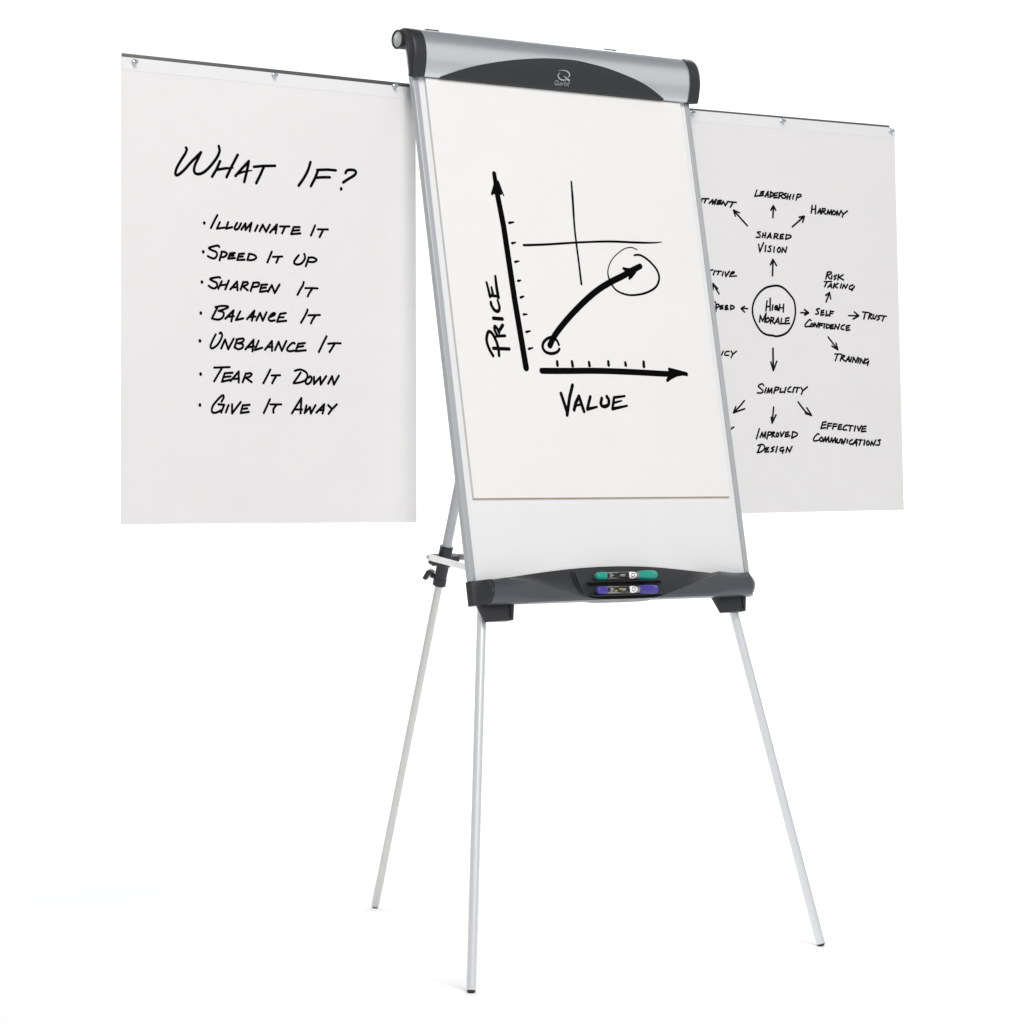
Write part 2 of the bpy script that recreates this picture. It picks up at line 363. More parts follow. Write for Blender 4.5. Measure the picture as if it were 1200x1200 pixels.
  ('handwritten_word', 's44:4327 3180 4275 3322|c38:4315 3181 4422 3168 4433 3202 4301 3251|s41:4325 3250 4394 3318|s45:4455 3245 4437 3316|c40:4587 3231 4515 3260 4561 3293 4513 3330|s45:4647 3220 4620 3326|s39:4779 3214 4657 3277 4787 3328|s34:4226 3385 4440 3373|s42:4309 3391 4235 3490|s43:4329 3504 4427 3421 4436 3508|s35:4366 3480 4437 3472|s44:4522 3418 4484 3507|s39:4630 3405 4509 3465 4603 3502|s44:4725 3419 4687 3499|s43:4746 3506 4797 3425 4842 3502 4905 3420|c40:5061 3423 4964 3459 4950 3512 5034 3512 5096 3457|s42:5103 3453 5021 3548'),
  ('handwritten_word', 'c39:4079 3970 3984 3988 4042 4047 4017 4082 3958 4084|s40:4197 4001 4125 4013 4106 4106 4194 4094|s36:4119 4056 4188 4047|s41:4279 4013 4248 4113 4336 4093|s45:4386 4009 4359 4115|s36:4386 4013 4481 4018|s34:4373 4062 4444 4060'),
  ('handwritten_word', 'c39:3824 4231 3778 4212 3657 4320 3668 4363 3797 4351|c40:3834 4297 3797 4351 3856 4349 3881 4304 3839 4292|s43:3903 4356 3929 4277 3985 4362 4035 4274|s44:4070 4281 4044 4369|s35:4070 4285 4165 4285|s35:4062 4329 4140 4321|s44:4212 4286 4186 4369|s45:4271 4293 4250 4377|c39:4271 4293 4354 4316 4340 4361 4257 4377|s39:4461 4296 4385 4307 4371 4386 4459 4378|s35:4381 4345 4448 4338|s43:4494 4382 4521 4294 4590 4388 4640 4282|c40:4784 4290 4699 4324 4685 4377 4757 4392|s39:4939 4299 4838 4314 4823 4408 4936 4396|s36:4834 4360 4914 4349'),
  ('handwritten_word', 's36:5322 3996 5515 4007|s45:5406 4011 5354 4145|s44:5539 4024 5487 4141|c39:5539 4024 5600 4040 5513 4082|s42:5525 4087 5584 4143|c42:5648 4047 5622 4119 5682 4126 5733 4054|c40:5843 4062 5769 4079 5817 4122 5742 4160|s36:5843 4059 6026 4069|s44:5952 4082 5901 4173'),
  ('handwritten_word', 's34:4480 4923 4677 4924|s42:4559 4936 4496 5067|s42:4696 4947 4634 5064|c37:4696 4947 4775 4959 4675 5014|s39:4683 5014 4772 5070|s42:4792 5075 4894 4971 4891 5073|s35:4832 5039 4904 5032|s43:4973 4984 4930 5078|s43:4990 5085 5032 4982 5089 5092 5152 4980|s43:5191 5002 5148 5096|s43:5208 5109 5239 5007 5308 5107 5359 5004|c39:5451 5008 5349 5048 5348 5106 5449 5075|s43:5469 5054 5427 5148'),
  ('handwritten_word', 's40:1352 4942 1305 5027|c36:1518 4941 1425 4954 1394 5017 1498 5023|s39:1574 4937 1610 4992|s38:1716 4933 1610 5000 1563 5069'),
  ('handwritten_word', 'c39:2451 5635 2402 5599 2301 5650 2369 5701 2428 5749 2387 5790 2268 5792|s43:2519 5683 2476 5781|s43:2536 5788 2589 5690 2596 5779 2679 5688 2666 5786|s43:2779 5671 2726 5792|c38:2779 5664 2869 5670 2858 5708 2757 5739|s40:2929 5684 2897 5770 2997 5761|s44:3071 5666 3027 5772|c40:3212 5649 3140 5688 3129 5748 3209 5757|s44:3303 5663 3260 5764|s35:3293 5663 3455 5663|s44:3404 5668 3361 5762|s42:3496 5659 3545 5722|s41:3679 5641 3544 5726 3502 5802'),
  ('pen_mark', 's39:1479 6580 1602 6513'),
  ('handwritten_word', 's43:2306 6544 2221 6753|s43:2321 6722 2384 6618 2401 6714 2483 6609 2460 6721|s44:2553 6616 2509 6751|c38:2553 6609 2643 6616 2622 6661 2531 6684|s44:2673 6615 2650 6713|c38:2673 6615 2733 6615 2661 6663|s41:2681 6668 2730 6712|c42:2803 6622 2771 6689 2820 6704 2842 6651 2807 6622|s43:2893 6614 2911 6703 2994 6605|s39:3125 6604 3044 6615 3021 6706 3153 6687|s36:3033 6661 3114 6649|s45:3236 6603 3202 6731|c40:3236 6596 3347 6625 3355 6670 3212 6731'),
  ('handwritten_word', 'c39:2257 6894 2377 6871 2445 6915 2423 6975 2333 7028 2233 7043|s42:2326 6901 2243 7036|s39:2554 6937 2474 6948 2448 7030 2552 7022|s36:2463 6987 2533 6978|c39:2714 6917 2633 6952 2692 6989 2611 7027|s44:2795 6914 2751 7034|c39:2965 6931 2884 6946 2872 7006 2963 6985|s43:2973 6980 2931 7048|s43:3032 7033 3075 6927 3133 7025 3207 6912'),
  ('handwritten_word', 's40:4193 6380 4091 6392 4035 6523 4167 6505|s37:4067 6453 4180 6438|s45:4249 6413 4211 6530|s36:4249 6413 4351 6415|s36:4231 6471 4327 6465|s45:4408 6419 4370 6528|s36:4407 6423 4498 6425|s36:4395 6476 4486 6472|s40:4635 6434 4555 6441 4525 6536 4632 6531|s36:4542 6489 4622 6481|c40:4784 6444 4703 6475 4678 6543 4769 6547|s36:4806 6449 4967 6460|s46:4898 6457 4860 6566|s46:5031 6464 4996 6562|s45:5093 6475 5123 6564 5204 6456|s40:5348 6461 5243 6474 5198 6580 5333 6571|s37:5223 6525 5323 6515'),
  ('handwritten_word', 'c40:3982 6648 3937 6640 3833 6724 3832 6788 3956 6773|c42:4048 6706 3990 6757 4034 6798 4092 6756 4053 6706|s45:4102 6798 4161 6705 4170 6797 4252 6705 4249 6805|s45:4294 6808 4342 6721 4362 6813 4444 6720 4442 6821|c43:4501 6745 4476 6812 4544 6820 4592 6744|s45:4612 6837 4637 6753 4669 6845 4741 6735|s45:4797 6760 4768 6827|c41:4935 6754 4854 6793 4852 6852 4933 6843|s45:4944 6860 5050 6750 5047 6885|s37:4979 6829 5071 6821|s36:5073 6758 5235 6761|s45:5177 6766 5128 6867|s47:5292 6765 5266 6867|c43:5385 6777 5337 6824 5370 6870 5430 6824 5389 6777|s45:5463 6874 5500 6789 5544 6874 5617 6763|c41:5758 6757 5687 6766 5733 6813 5708 6864 5614 6865'),
 ],
 'pad': [
  ('tick_mark', 's57,34:1674 5389 1789 5410'),
  ('tick_mark', 's55,32:1686 4986 1775 5004'),
  ('tick_mark', 's55,30:1708 4617 1806 4636'),
  ('tick_mark', 's57,34:1724 4241 1791 4255'),
  ('tick_mark', 's57,33:1741 3914 1825 3941'),
  ('tick_mark', 's53,29:1763 3580 1853 3586'),
  ('tick_mark', 's52,36:1778 3235 1876 3255'),
  ('tick_mark', 's54,34:1791 2902 1892 2926'),
  ('axis_arrow', 's103,130,139,141,145:1440 6357 1460 5941 1521 5317 1579 3885 1665 2529|s62,58:1451 6196 1327 5946|s71,71:1461 6162 1392 5975|s70,70:1496 6181 1546 5972|s57,29:1512 6199 1613 5930|s72,114:1458 6213 1470 6010'),
  ('crossing_lines', 'c44,57,48,48,48,53:3416 6311 3394 5928 3358 5460 3349 5063 3353 4684 3352 4238|c50,48,43,46,46,35,16:1974 4960 2555 5001 3455 5085 4253 5139 4941 5150 5407 5166 5657 5193'),
  ('target_circle', 'c24,24,22,22,24,28,40,42,42,42,44,46,48,54,52,50,48,46,40:4956 5005 4809 5042 4611 5004 4381 4878 4205 4726 4101 4548 4096 4404 4149 4262 4280 4137 4497 4072 4724 4066 5040 4121 5331 4248 5458 4428 5429 4602 5281 4757 5106 4866 4977 4898 4859 4884'),
  ('rising_arrow', 'c131,131,131,131,133,133,133,131,131,117:2340 2986 2491 3182 2747 3415 3042 3651 3419 3920 3791 4148 4158 4320 4482 4448 4729 4559 4984 4666|s64,101,64:4526 4600 4634 4564 4811 4592|s49,111,70:4645 4396 4694 4462 4823 4548'),
  ('starting_circle', 'c54,58,58,65,65,65,65,61,58:2572 3001 2522 3098 2376 3145 2210 3062 2149 2948 2214 2851 2362 2824 2506 2858 2574 2919'),
  ('tick_mark', 's65,73:2477 2669 2472 2596'),
  ('tick_mark', 's64,73:2859 2677 2864 2593'),
  ('tick_mark', 's65,74:3301 2673 3302 2607'),
  ('tick_mark', 's66,75:3809 2698 3808 2627'),
  ('tick_mark', 's64,75:4258 2685 4261 2636'),
  ('tick_mark', 's68,77:4752 2710 4745 2618'),
  ('axis_arrow', 'c123,125,123,123,121,116,95,88:2054 2476 2601 2485 3490 2505 4390 2499 5352 2479 5585 2487 5774 2498 5877 2484|s81,119,63:5425 2571 5546 2530 5732 2525|s66,125,66:5329 2344 5436 2432 5679 2489'),
  ('handwritten_word', 's77:2475 2038 2526 1854 2579 1655|s78:2799 2206 2684 1964 2607 1732 2565 1616|s77:2762 1718 2828 1858 2930 1991 2963 1876 3014 1691|s50:2830 1804 2955 1829|s71,71,71,48:3224 1985 3163 1863 3108 1735 3365 1785|c75:3519 1958 3478 1851 3511 1802 3592 1798 3676 1839 3696 1932 3654 1994|s46,61,69,46:4132 2012 3843 1978 3765 1749 4162 1817|s55,37:3830 1872 4033 1917'),
  ('handwritten_word', 's55,69:924 4181 972 3905|s50,70:1033 4090 1050 3929|c56,73,77:1163 4312 1161 4109 1175 3897|s59:957 3929 1178 3916|c67,67,71,71,63,52:973 3792 978 3737 1039 3644 1128 3622 1174 3699 1148 3842|s76:988 3481 1211 3473|s61:1014 3132 1230 3145|c64:1035 3147 986 3255 1002 3328 1055 3279 1089 3200|s71,79:1083 3221 1199 3349|s71:900 2892 1294 2888|c68:872 2746 792 2886 756 3045 798 3177 851 3219 926 3166 997 3022 1024 2892 1022 2753'),
 ],
}

# ------------------------------------------------------------------ setting: white studio sweep
mb = MB()
mb.grid([[RT * a + FW * b for a in (-30, -14, 0, 14, 30)] for b in (-12, -6, 0, 3.4)])
fl = mb.build('floor', M['floor'], smooth=False)
tag(fl, 'seamless white studio floor under the easel', 'floor', kind='structure')
mb = MB()
prof = [(3.4 + 1.2 * math.sin(q), 1.2 - 1.2 * math.cos(q)) for q in [math.pi / 2 * i / 14 for i in range(15)]] + [(4.6, 2.4), (4.6, 3.6)]
mb.grid([[RT * a + FW * b + UP * z for a in (-30, -14, 0, 14, 30)] for b, z in prof])
bd = mb.build('backdrop', M['wall'])
tag(bd, 'plain white backdrop curving up behind the easel', 'backdrop', kind='structure')

# ------------------------------------------------------------------ easel
TILT = 0.194
NB = Vector((0, -math.cos(TILT), math.sin(TILT)))      # out of the board, towards the viewer
SB = Vector((0, math.sin(TILT), math.cos(TILT)))       # up along the board
XB = Vector((0.95, 0, 0))
O = Vector((0, 0, 0.7376))


def B(x, s, d): return O + XB * x + SB * s + NB * d


easel = thing('presentation_easel', (0, 0.2, 0))
tag(easel, 'silver tripod whiteboard easel with charcoal header and pen tray, arms spread to both sides', 'easel')


def bbox(name, x0, x1, s0, s1, d0, d1, m, parent, bevel=0.001):
    mb = MB()
    mb.box(B((x0 + x1) / 2, (s0 + s1) / 2, (d0 + d1) / 2), XB * (x1 - x0) / 2, SB * (s1 - s0) / 2, NB * (d1 - d0) / 2)
    return mb.build(name, m, parent, bevel)


bbox('whiteboard', -0.351, 0.3505, -0.038, 1.045, -0.0125, -0.003, M['board'], easel, 0)
# side rails: extruded section with a groove down the outer face
for sx in (-1, 1):
    sec = [(0.3495, 0.0), (0.361, 0.0), (0.3625, -0.0015), (0.3625, -0.0052), (0.3617, -0.0058), (0.3617, -0.0082), (0.3625, -0.0088), (0.3625, -0.013), (0.361, -0.0145), (0.3495, -0.0145)]
    mb = MB()
    mb.grid([[B(sx * x, s, d) for x, d in sec] for s in (-0.0025, 1.050)], True, True)
    mb.build('side_rail', M['rail'], easel, 0.0004)
bbox('back_bar', -0.349, 0.349, 0.93, 0.97, -0.030, -0.0135, M['rail'], easel)
bbox('bottom_rail', -0.349, 0.349, -0.040, -0.015, -0.0300, -0.0135, M['black'], easel)

# header: a silver shell rolled over a tube at the back
HS = [(0.0090, 0.9752), (0.0128, 0.9825), (0.0180, 0.995), (0.0226, 1.009), (0.0250, 1.025), (0.0244, 1.042), (0.0196, 1.0575), (0.0120, 1.0690), (0.0062, 1.0746)]
CS = HS[:-2] + [(0.0100, 1.0690), (-0.0040, 1.0760), (-0.0150, 1.0772)]          # the end caps roll over to the tube
HS = [(d, 0.9752 + (s - 0.9752) * 0.945) for d, s in HS]
CS = [(d, 0.9752 + (s - 0.9752) * 0.945) for d, s in CS]
HC = crom(HS, 6)
CC = crom(CS, 6)


def header_d(s):
    for (d0, s0), (d1, s1) in zip(HC, HC[1:]):
        if s0 <= s <= s1: return d0 + (d1 - d0) * (s - s0) / (s1 - s0)
    return HC[0][0]


def tube_arc(r, a0, a1, n=16):
    return [(-0.0225 + r * math.cos(a), 1.0552 + r * math.sin(a)) for a in [a0 + (a1 - a0) * i / n for i in range(n + 1)]]


def header_profile(grow, curve):
    p = []
    for i, (d, s) in enumerate(curve):
        a = curve[max(0, i - 1)]; b = curve[min(len(curve) - 1, i + 1)]
        td, ts = b[0] - a[0], b[1] - a[1]; L = math.hypot(td, ts)
        p.append((d + ts / L * grow, s - td / L * grow))
    return p


shell = header_profile(0, HC) + [(0.0020, 1.0672), (-0.0100, 1.0668)] + tube_arc(0.0132, 1.40, 4.55) + [(-0.0165, 1.0415), (-0.0005, 1.0500), (0.0005, 1.030), (0.0010, 0.9752)]
mb = MB()
mb.grid([[B(x, s, d) for d, s in shell] for x in (-0.346, -0.1, 0.1, 0.353)], True, True)
header = mb.build('header', M['shell'], easel)
for sx in (-1, 1):
    capp = header_profile(0.0022, CC) + tube_arc(0.0178, 1.30, 4.55)
    capp = [(capp[0][0] - 0.003, capp[0][1] - 0.0008)] + capp + [(-0.0165, 1.0400), (-0.0045, 1.0480), (-0.0008, 1.0330), (-0.0012, 0.9990), (-0.0020, 0.9870), (-0.0032, 0.9800), (-0.0045, 0.9764)]
    cx = sum(d for d, s in capp) / len(capp); cs = sum(s for d, s in capp) / len(capp)
    mb = MB()
    rows = []
    for x, g in ((0.3415, 0), (0.3640, 0), (0.3675, 0.0004), (0.3698, 0.0014), (0.3708, 0.0028)):
        off = []
        n = len(capp)
        for i, (d, s) in enumerate(capp):
            a = capp[i - 1]; b = capp[(i + 1) % n]
            td, ts = b[0] - a[0], b[1] - a[1]; L = max(1e-6, math.hypot(td, ts))
            off.append((d - ts / L * g, s + td / L * g))
        rows.append([B(sx * x + (0.0080 if sx > 0 else 0), s, d) for d, s in off])
    mb.grid(rows, True, True)
    cap = mb.build('header_end_cap', M['cap'], header)
    mb = MB()
    c0 = B(sx * 0.3700 + (0.0080 if sx > 0 else 0), 1.0552, -0.0225); c1 = B(sx * 0.3728 + (0.0080 if sx > 0 else 0), 1.0552, -0.0225)
    mb.lathe(c0, c1, [(0, 0.0150), (0.0022, 0.0150), (0.0028, 0.0142)])
    mb.build('tube_end', M['tube'], header)
    mb = MB()                                                # dark collar round the tube end
    c1 = B(sx * 0.3740 + (0.0080 if sx > 0 else 0), 1.0552, -0.0225)
    L = 0.004
    mb.lathe(c0, c1, [(0, 0.0186), (L - 0.001, 0.0186), (L, 0.0178), (L, 0.0160), (L - 0.0015, 0.0152), (0, 0.0152)])
    mb.build('tube_collar', M['black'], header)
# two little clips on the back of the header
for x in (-0.297, 0.164):
    mb = MB()
    mb.box(B(x, 1.0718, -0.012), XB * 0.016, SB * 0.0040, NB * 0.009)
    mb.build('header_clip', M['cap'], header, 0.001)
# dark curved panel with the maker's emblem
ARC = crom([(-0.3020, 0.9762), (-0.2481, 0.9935), (-0.1925, 1.0072), (-0.1256, 1.0196), (-0.0584, 1.0285), (-0.0135, 1.0318), (0.0360, 1.0327), (0.0762, 1.0294), (0.1320, 1.0216), (0.2100, 1.0040), (0.2540, 0.9885), (0.2820, 0.9762)], 6)
mb = MB()
rows = []
for x, top in ARC:
    r = []
    for j in range(11):
        s = 0.9755 + (max(top, 0.9760) - 0.9755) * j / 10
        r.append(B(x, s, header_d(s) + 0.0011))
    r.append(B(x, s + 0.0003, header_d(s) - 0.0005))
    r.insert(0, B(x, 0.9744, 0.0094)); r.insert(0, B(x, 0.9742, 0.0030))
    rows.append(r)
mb.grid(rows)
panel = mb.build('header_panel', M['panel'], header)
LOGO = {
    'emblem': "c[.3,.8,1.5,2.2,2.0,1.2]350,203 480,192 610,215 705,275 745,345 715,400|c[.4,1.4,1.9,1.8,1.7,1.2]425,262 385,305 375,350 425,430 510,480 590,495 660,482|c[.5,1.6,2.6,2.6]560,368 640,420 715,475 770,505",
    'lettering': "c[.85]375,505 330,525 325,580 360,625 405,620 425,575 410,520 375,505|s[.7]390,600 430,650|s[.6]455,560 452,620 475,640 495,620|s[.6]500,565 495,640|c[.6]555,580 520,580 515,635 550,635|s[.6]560,570 552,645|s[.6]590,575 582,655|c[.6]590,595 605,575 628,578|s[.6]655,535 642,655 668,660|s[.6]632,575 678,582|c[.6]692,622 735,625 730,590 700,595 690,640 730,665|s[.6]775,545 762,665 795,672|s[.6]752,588 808,594"}


def header_surf(u, v, lift):
    return B(u, v, header_d(v) + 0.0011 + lift)


def logo_uv(x, y):            # drawing units -> header surface
    px, py = 640 + x / 26.67, 75 + y / 26.67
    px = 661 + (px - 661) * 0.95; py = 90 + (py - 90) * 0.93
    u = -0.00933 + (px - 653) * 0.002266 - (py - 82) * 0.000276
    v = 1.01000 + (px - 653) * 0.000185 - (py - 82) * 0.001767
    return u, v


for nm, txt in LOGO.items():
    mb = MB()
    for si, st in enumerate(txt.split('|')):
        ws = [float(w) * (0.00140 if nm == 'emblem' else 0.00120) for w in st[2:st.index(']')].split(',')]
        pts = [logo_uv(*map(float, q.split(','))) for q in st[st.index(']') + 1:].split()]
        ink_stroke(mb, pts, st[0] == 'c', ws, header_surf, 0.0003 + 0.00003 * si)
    mb.build(nm, M['logo'], panel, smooth=False)

# pen tray
TOP = crom([(-0.337, 0.0010), (-0.31, 0.0034), (-0.26, 0.0078), (-0.19, 0.0142), (-0.12, 0.0194), (-0.06, 0.0220), (0.0, 0.0228), (0.06, 0.0215), (0.114, 0.0183), (0.17, 0.0132), (0.23, 0.0072), (0.285, 0.0028), (0.311, 0.0014), (0.342, 0.0018)], 8)
LIP = crom([(-0.285, 0.0003), (-0.240, -0.0065), (-0.2023, -0.0150), (-0.160, -0.0262), (-0.12, -0.0368), (-0.077, -0.0432), (-0.03, -0.0447), (0.03, -0.0447), (0.0776, -0.0432), (0.115, -0.0352), (0.160, -0.0240), (0.205, -0.0120), (0.2570, 0.0000)], 8)


def interp(tab, x):
    if x <= tab[0][0]: return tab[0][1]
    for a, b in zip(tab, tab[1:]):
        if x <= b[0]: return a[1] + (b[1] - a[1]) * (x - a[0]) / max(1e-9, b[0] - a[0])
    return tab[-1][1]


TP = crom([(-0.0450, 0.0140), (-0.0425, 0.0215), (-0.0360, 0.0276), (-0.0290, 0.0300), (-0.0200, 0.0298), (-0.0110, 0.0272), (-0.0030, 0.0225), (0.0030, 0.0180)], 6)   # (s, d) of the front


def tray_d(s, x=-0.335):
    e = min(1.0, max(0.0, (abs(x) - 0.20) / 0.12)); e = e * e * (3 - 2 * e)      # tucked in at the ends, full in the middle
    k = 1 - 0.10 * max(0.0, (-0.040 - s) / 0.005)
    return interp(TP, s) * e + 0.0305 * k * (1 - e)


xs = [-0.335 + 0.6752 * i / 90 for i in range(91)]
tray_mb, shelf_mb = MB(), MB()
rows, srows = [], []
for x in xs:
    top = interp(TOP, x)
    lens = -0.285 < x < 0.257
    lip = interp(LIP, x) if lens else top - 0.0012
    lip = min(lip, top - 0.0012)
    endr = 1.0
    r = [B(x, -0.0450, 0.0005)]
    for j in range(15):
        s = -0.0452 + (lip + 0.0452) * j / 14
        r.append(B(x, s, tray_d(s, x) * endr))
    r.append(B(x, lip + 0.0006, tray_d(lip, x) * endr - 0.0022))
    if not lens:
        r.append(B(x, top, 0.0004))
    else:
        r.append(B(x, lip - 0.003, 0.0004))
        sr = []
        for j in range(13):
            t = j / 12
            d = (tray_d(lip, x) * endr - 0.0018) * (1 - t) + 0.0004 * t; s = lip + 0.0004 + (top - lip - 0.0004) * t
            dip = 0.0028 * math.sin(math.pi * t) * min(1.0, (top - lip) / 0.03)
            sr.append(B(x, s - dip * 0.4, d - dip * 0.9 if d - dip * 0.9 > -0.0005 else -0.0005))
        srows.append(sr)
    rows.append(r)
tray_mb.grid(rows, False, True)
tray = tray_mb.build('pen_tray', M['tray'], easel)
shelf_mb.grid(srows)
shelf = shelf_mb.build('marker_shelf', M['shelf'], tray)
# ledges that carry the markers, with an upright stop beside them
for s, d, x0, x1 in ((-0.0095, 0.0170, -0.086, 0.106), (-0.0378, 0.0285, -0.094, 0.094)):
    mb = MB()
    mb.box(B((x0 + x1) / 2, s, d), XB * (x1 - x0) / 2, SB * 0.0010, NB * 0.0050)
    mb.build('marker_ledge', M['black'], shelf, 0.0006)
mb = MB()
for x in (-0.1145, -0.1075):
    pts = [(-0.034, 0.0262), (-0.010, 0.0150), (0.014, 0.0048), (0.014, 0.0020), (-0.010, 0.0120), (-0.034, 0.0232)]
    mb.grid([[B(x + e, s, d) for s, d in pts] for e in (-0.0006, 0.0006)], True, True)
mb.build('shelf_rib', M['shelf'], shelf)
# end caps: dark corner pieces that close the tray onto the rails
for sx, xin in ((-1, 0.3352), (1, 0.3400)):
    mb = MB()
    rows = []
    for j in range(19):
        s = -0.0440 + 0.0458 * j / 18
        h = math.sin(math.pi * (j + 1.5) / 21)
        xi = xin - (0.0115 * ((s + 0.0440) / 0.0458) ** 1.2 if sx < 0 else 0)
        dd = tray_d(s) + (0.0005 if sx < 0 else 0)
        pw = 1.6 if sx < 0 else 1.25 - 0.90 * h ** 0.8
        r = [B(sx * 0.3640, s, -0.0150), B(sx * 0.3640, s, -0.0022), B(sx * 0.3636, s, -0.0010), B(sx * 0.3629, s, -0.0002), B(sx * 0.3618, s, 0.0003)]
        for q in range(1, 11):
            t = q / 10
            if sx > 0: t = t ** 1.5
            x = 0.3616 + (xi - 0.3616) * t
            t2 = min(1.0, (0.3616 - x) / (0.3616 - xin))
            r.append(B(sx * x, s, 0.0006 + (dd - 0.0006) * (t2 ** pw)))
        r.append(B(sx * (xi - 0.001), s, 0.0005)); r.append(B(sx * 0.352, s, -0.0150))
        rows.append(r)
    mb.grid(rows, True, True)
    mb.build('tray_end_cap', M['black'] if sx < 0 else M['tray'], tray)

# leg sockets, legs
FEET = {-1: Vector((-0.4292, -0.1178, 0)), 1: Vector((0.4300, -0.1174, 0))}
for sx in (-1, 1):
    xc = sx * 0.3035
    mb = MB()
    fr = [(-0.0365, -0.0400, 0.002), (0.0400, -0.0400, 0.002), (0.0345, -0.0740, 0.0), (-0.0330, -0.0755, 0.0)]
    bk = [(-0.0365, -0.0400, -0.0240), (0.0400, -0.0400, -0.0240), (0.0330, -0.0740, -0.0200), (-0.0330, -0.0755, -0.0060)]
    P = [B(xc + x, s, d) for x, s, d in fr + bk]
    mb.add(P, [[0, 1, 2, 3], [7, 6, 5, 4], [0, 4, 5, 1], [1, 5, 6, 2], [2, 6, 7, 3], [3, 7, 4, 0]])
    sock = mb.build('leg_socket', M['black'], easel, 0.0012)
    mb = MB()                                               # raised frame and a dark slot at one end
    mb.box(B(xc + 0.0285, -0.0575, 0.0016), XB * 0.0010, SB * 0.0125, NB * 0.0016)
    mb.build('socket_rib', M['cap'], sock, 0.0003)
    mb = MB()
    mb.box(B(xc + 0.0015, -0.0410, 0.0022), XB * 0.038, SB * 0.0012, NB * 0.0022)
    mb.build('socket_flange', M['black'], sock, 0.0004)
    top = B(sx * 0.3227, -0.045, -0.0260)
    foot = FEET[sx]
    mb = MB()
    a = foot + (top - foot).normalized() * 0.0045
    mb.tube(a, top, 0.0091)
    lg = mb.build('front_leg', M['leg'], easel)
    mb = MB()
    mb.lathe(foot - Vector((0, 0, 0.0)), a + (top - foot).normalized() * 0.003, [(0.0005, 0.0060), (0.002, 0.0078), (0.004, 0.0082), (0.007, 0.0080)])
    mb.build('rubber_foot', M['rubber'], lg)

# rear leg: two telescoping tubes, hinged behind the header
RF = Vector((-0.0020, 0.8275, 0)); RTOP = Vector((0.0027, 0.266, 1.66)); RD = (RTOP - RF).normalized()


def rear(z): return RF + RD * ((z - 0.0018) / RD.z)


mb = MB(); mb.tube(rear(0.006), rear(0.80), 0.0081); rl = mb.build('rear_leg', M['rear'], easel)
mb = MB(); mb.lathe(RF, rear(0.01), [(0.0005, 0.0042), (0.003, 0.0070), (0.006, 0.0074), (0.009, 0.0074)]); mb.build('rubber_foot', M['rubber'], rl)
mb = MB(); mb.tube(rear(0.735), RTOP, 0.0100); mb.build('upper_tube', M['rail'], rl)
mb = MB(); mb.box(B(0, 0.950, -0.0630), XB * 0.022, SB * 0.022, NB * 0.0335); mb.build('hinge_block', M['black'], easel, 0.002)
# sliding clamp on the rear leg
cz = 0.772
PB = rear(cz)
FWD = Vector((0, -1, 0.0)); FWD = (FWD - RD * FWD.dot(RD)).normalized(); SX = RD.cross(FWD).normalized()
mb = MB()
mb.lathe(rear(0.748), rear(0.800), [(0, 0.0150), (0.004, 0.0185), (0.018, 0.0185), (0.022, 0.0140), (0.036, 0.0138), (0.040, 0.0142), (0.043, 0.0138)])
mb.box(PB + RD * -0.012, SX * 0.033, FWD * 0.0095, RD * 0.0105)
clamp = mb.build('leg_clamp', M['black'], easel, 0.0012)
mb = MB()
mb.lathe(rear(0.706), rear(0.7500), [(0, 0.0120), (0.001, 0.0140), (0.016, 0.0140), (0.0165, 0.0128), (0.044, 0.0132)])
lockp = mb.build('lock_collar', M['cap'], clamp)
mb = MB()
kd = (SX * -0.55 + FWD * -0.83) if (SX.x > 0) else (SX * 0.55 + FWD * -0.83)
kd.normalize()
kp = rear(0.722)
mb.tube(kp + kd * 0.012, kp + kd * 0.022, 0.0055)
up2 = RD
sd = kd.cross(up2).normalized()
wing = [(0.017, 0.009), (0.024, 0.012), (0.031, 0.009), (0.037, -0.010), (0.0285, -0.012), (0.0245, 0.001), (0.021, 0.002), (0.017, 0.001)]
mb.grid([[kp + kd * a + up2 * b + sd * w for a, b in wing] for w in (-0.0075, 0.0075)], True, True)
mb.build('lock_lever', M['cap'], clamp, 0.001)
# brace arms from the clamp to the bottom of the board
sgnx = 1 if SX.x > 0 else -1
for sx in (-1, 1):
    a = PB + RD * -0.006 + SX * (sx * sgnx * 0.0375)
    b = Vector((sx * 0.3135, 0.013, 0.7575))
    dd = (b - a).normalized(); side = dd.cross(RD).normalized(); upv = side.cross(dd).normalized()
    mb = MB()
    mb.box((a + b) / 2 - dd * 0.004, dd * ((b - a).length / 2 + 0.004), side * 0.0035, upv * 0.0062)
    br = mb.build('brace_arm', M['brace'] if sx < 0 else M['rear'], easel, 0.0008)
    mb = MB()
    mb.tube(a - side * 0.0065, a + side * 0.0065, 0.0040)
    mb.tube(a - side * 0.0085, a + side * 0.0085, 0.0028)
    mb.build('bolt', M['steel'], br)
    mb = MB()
    mb.box(B(sx * 0.332, 0.020, -0.022), XB * 0.012, SB * 0.014, NB * 0.008)
    mb.build('brace_bracket', M['black'], easel, 0.001)

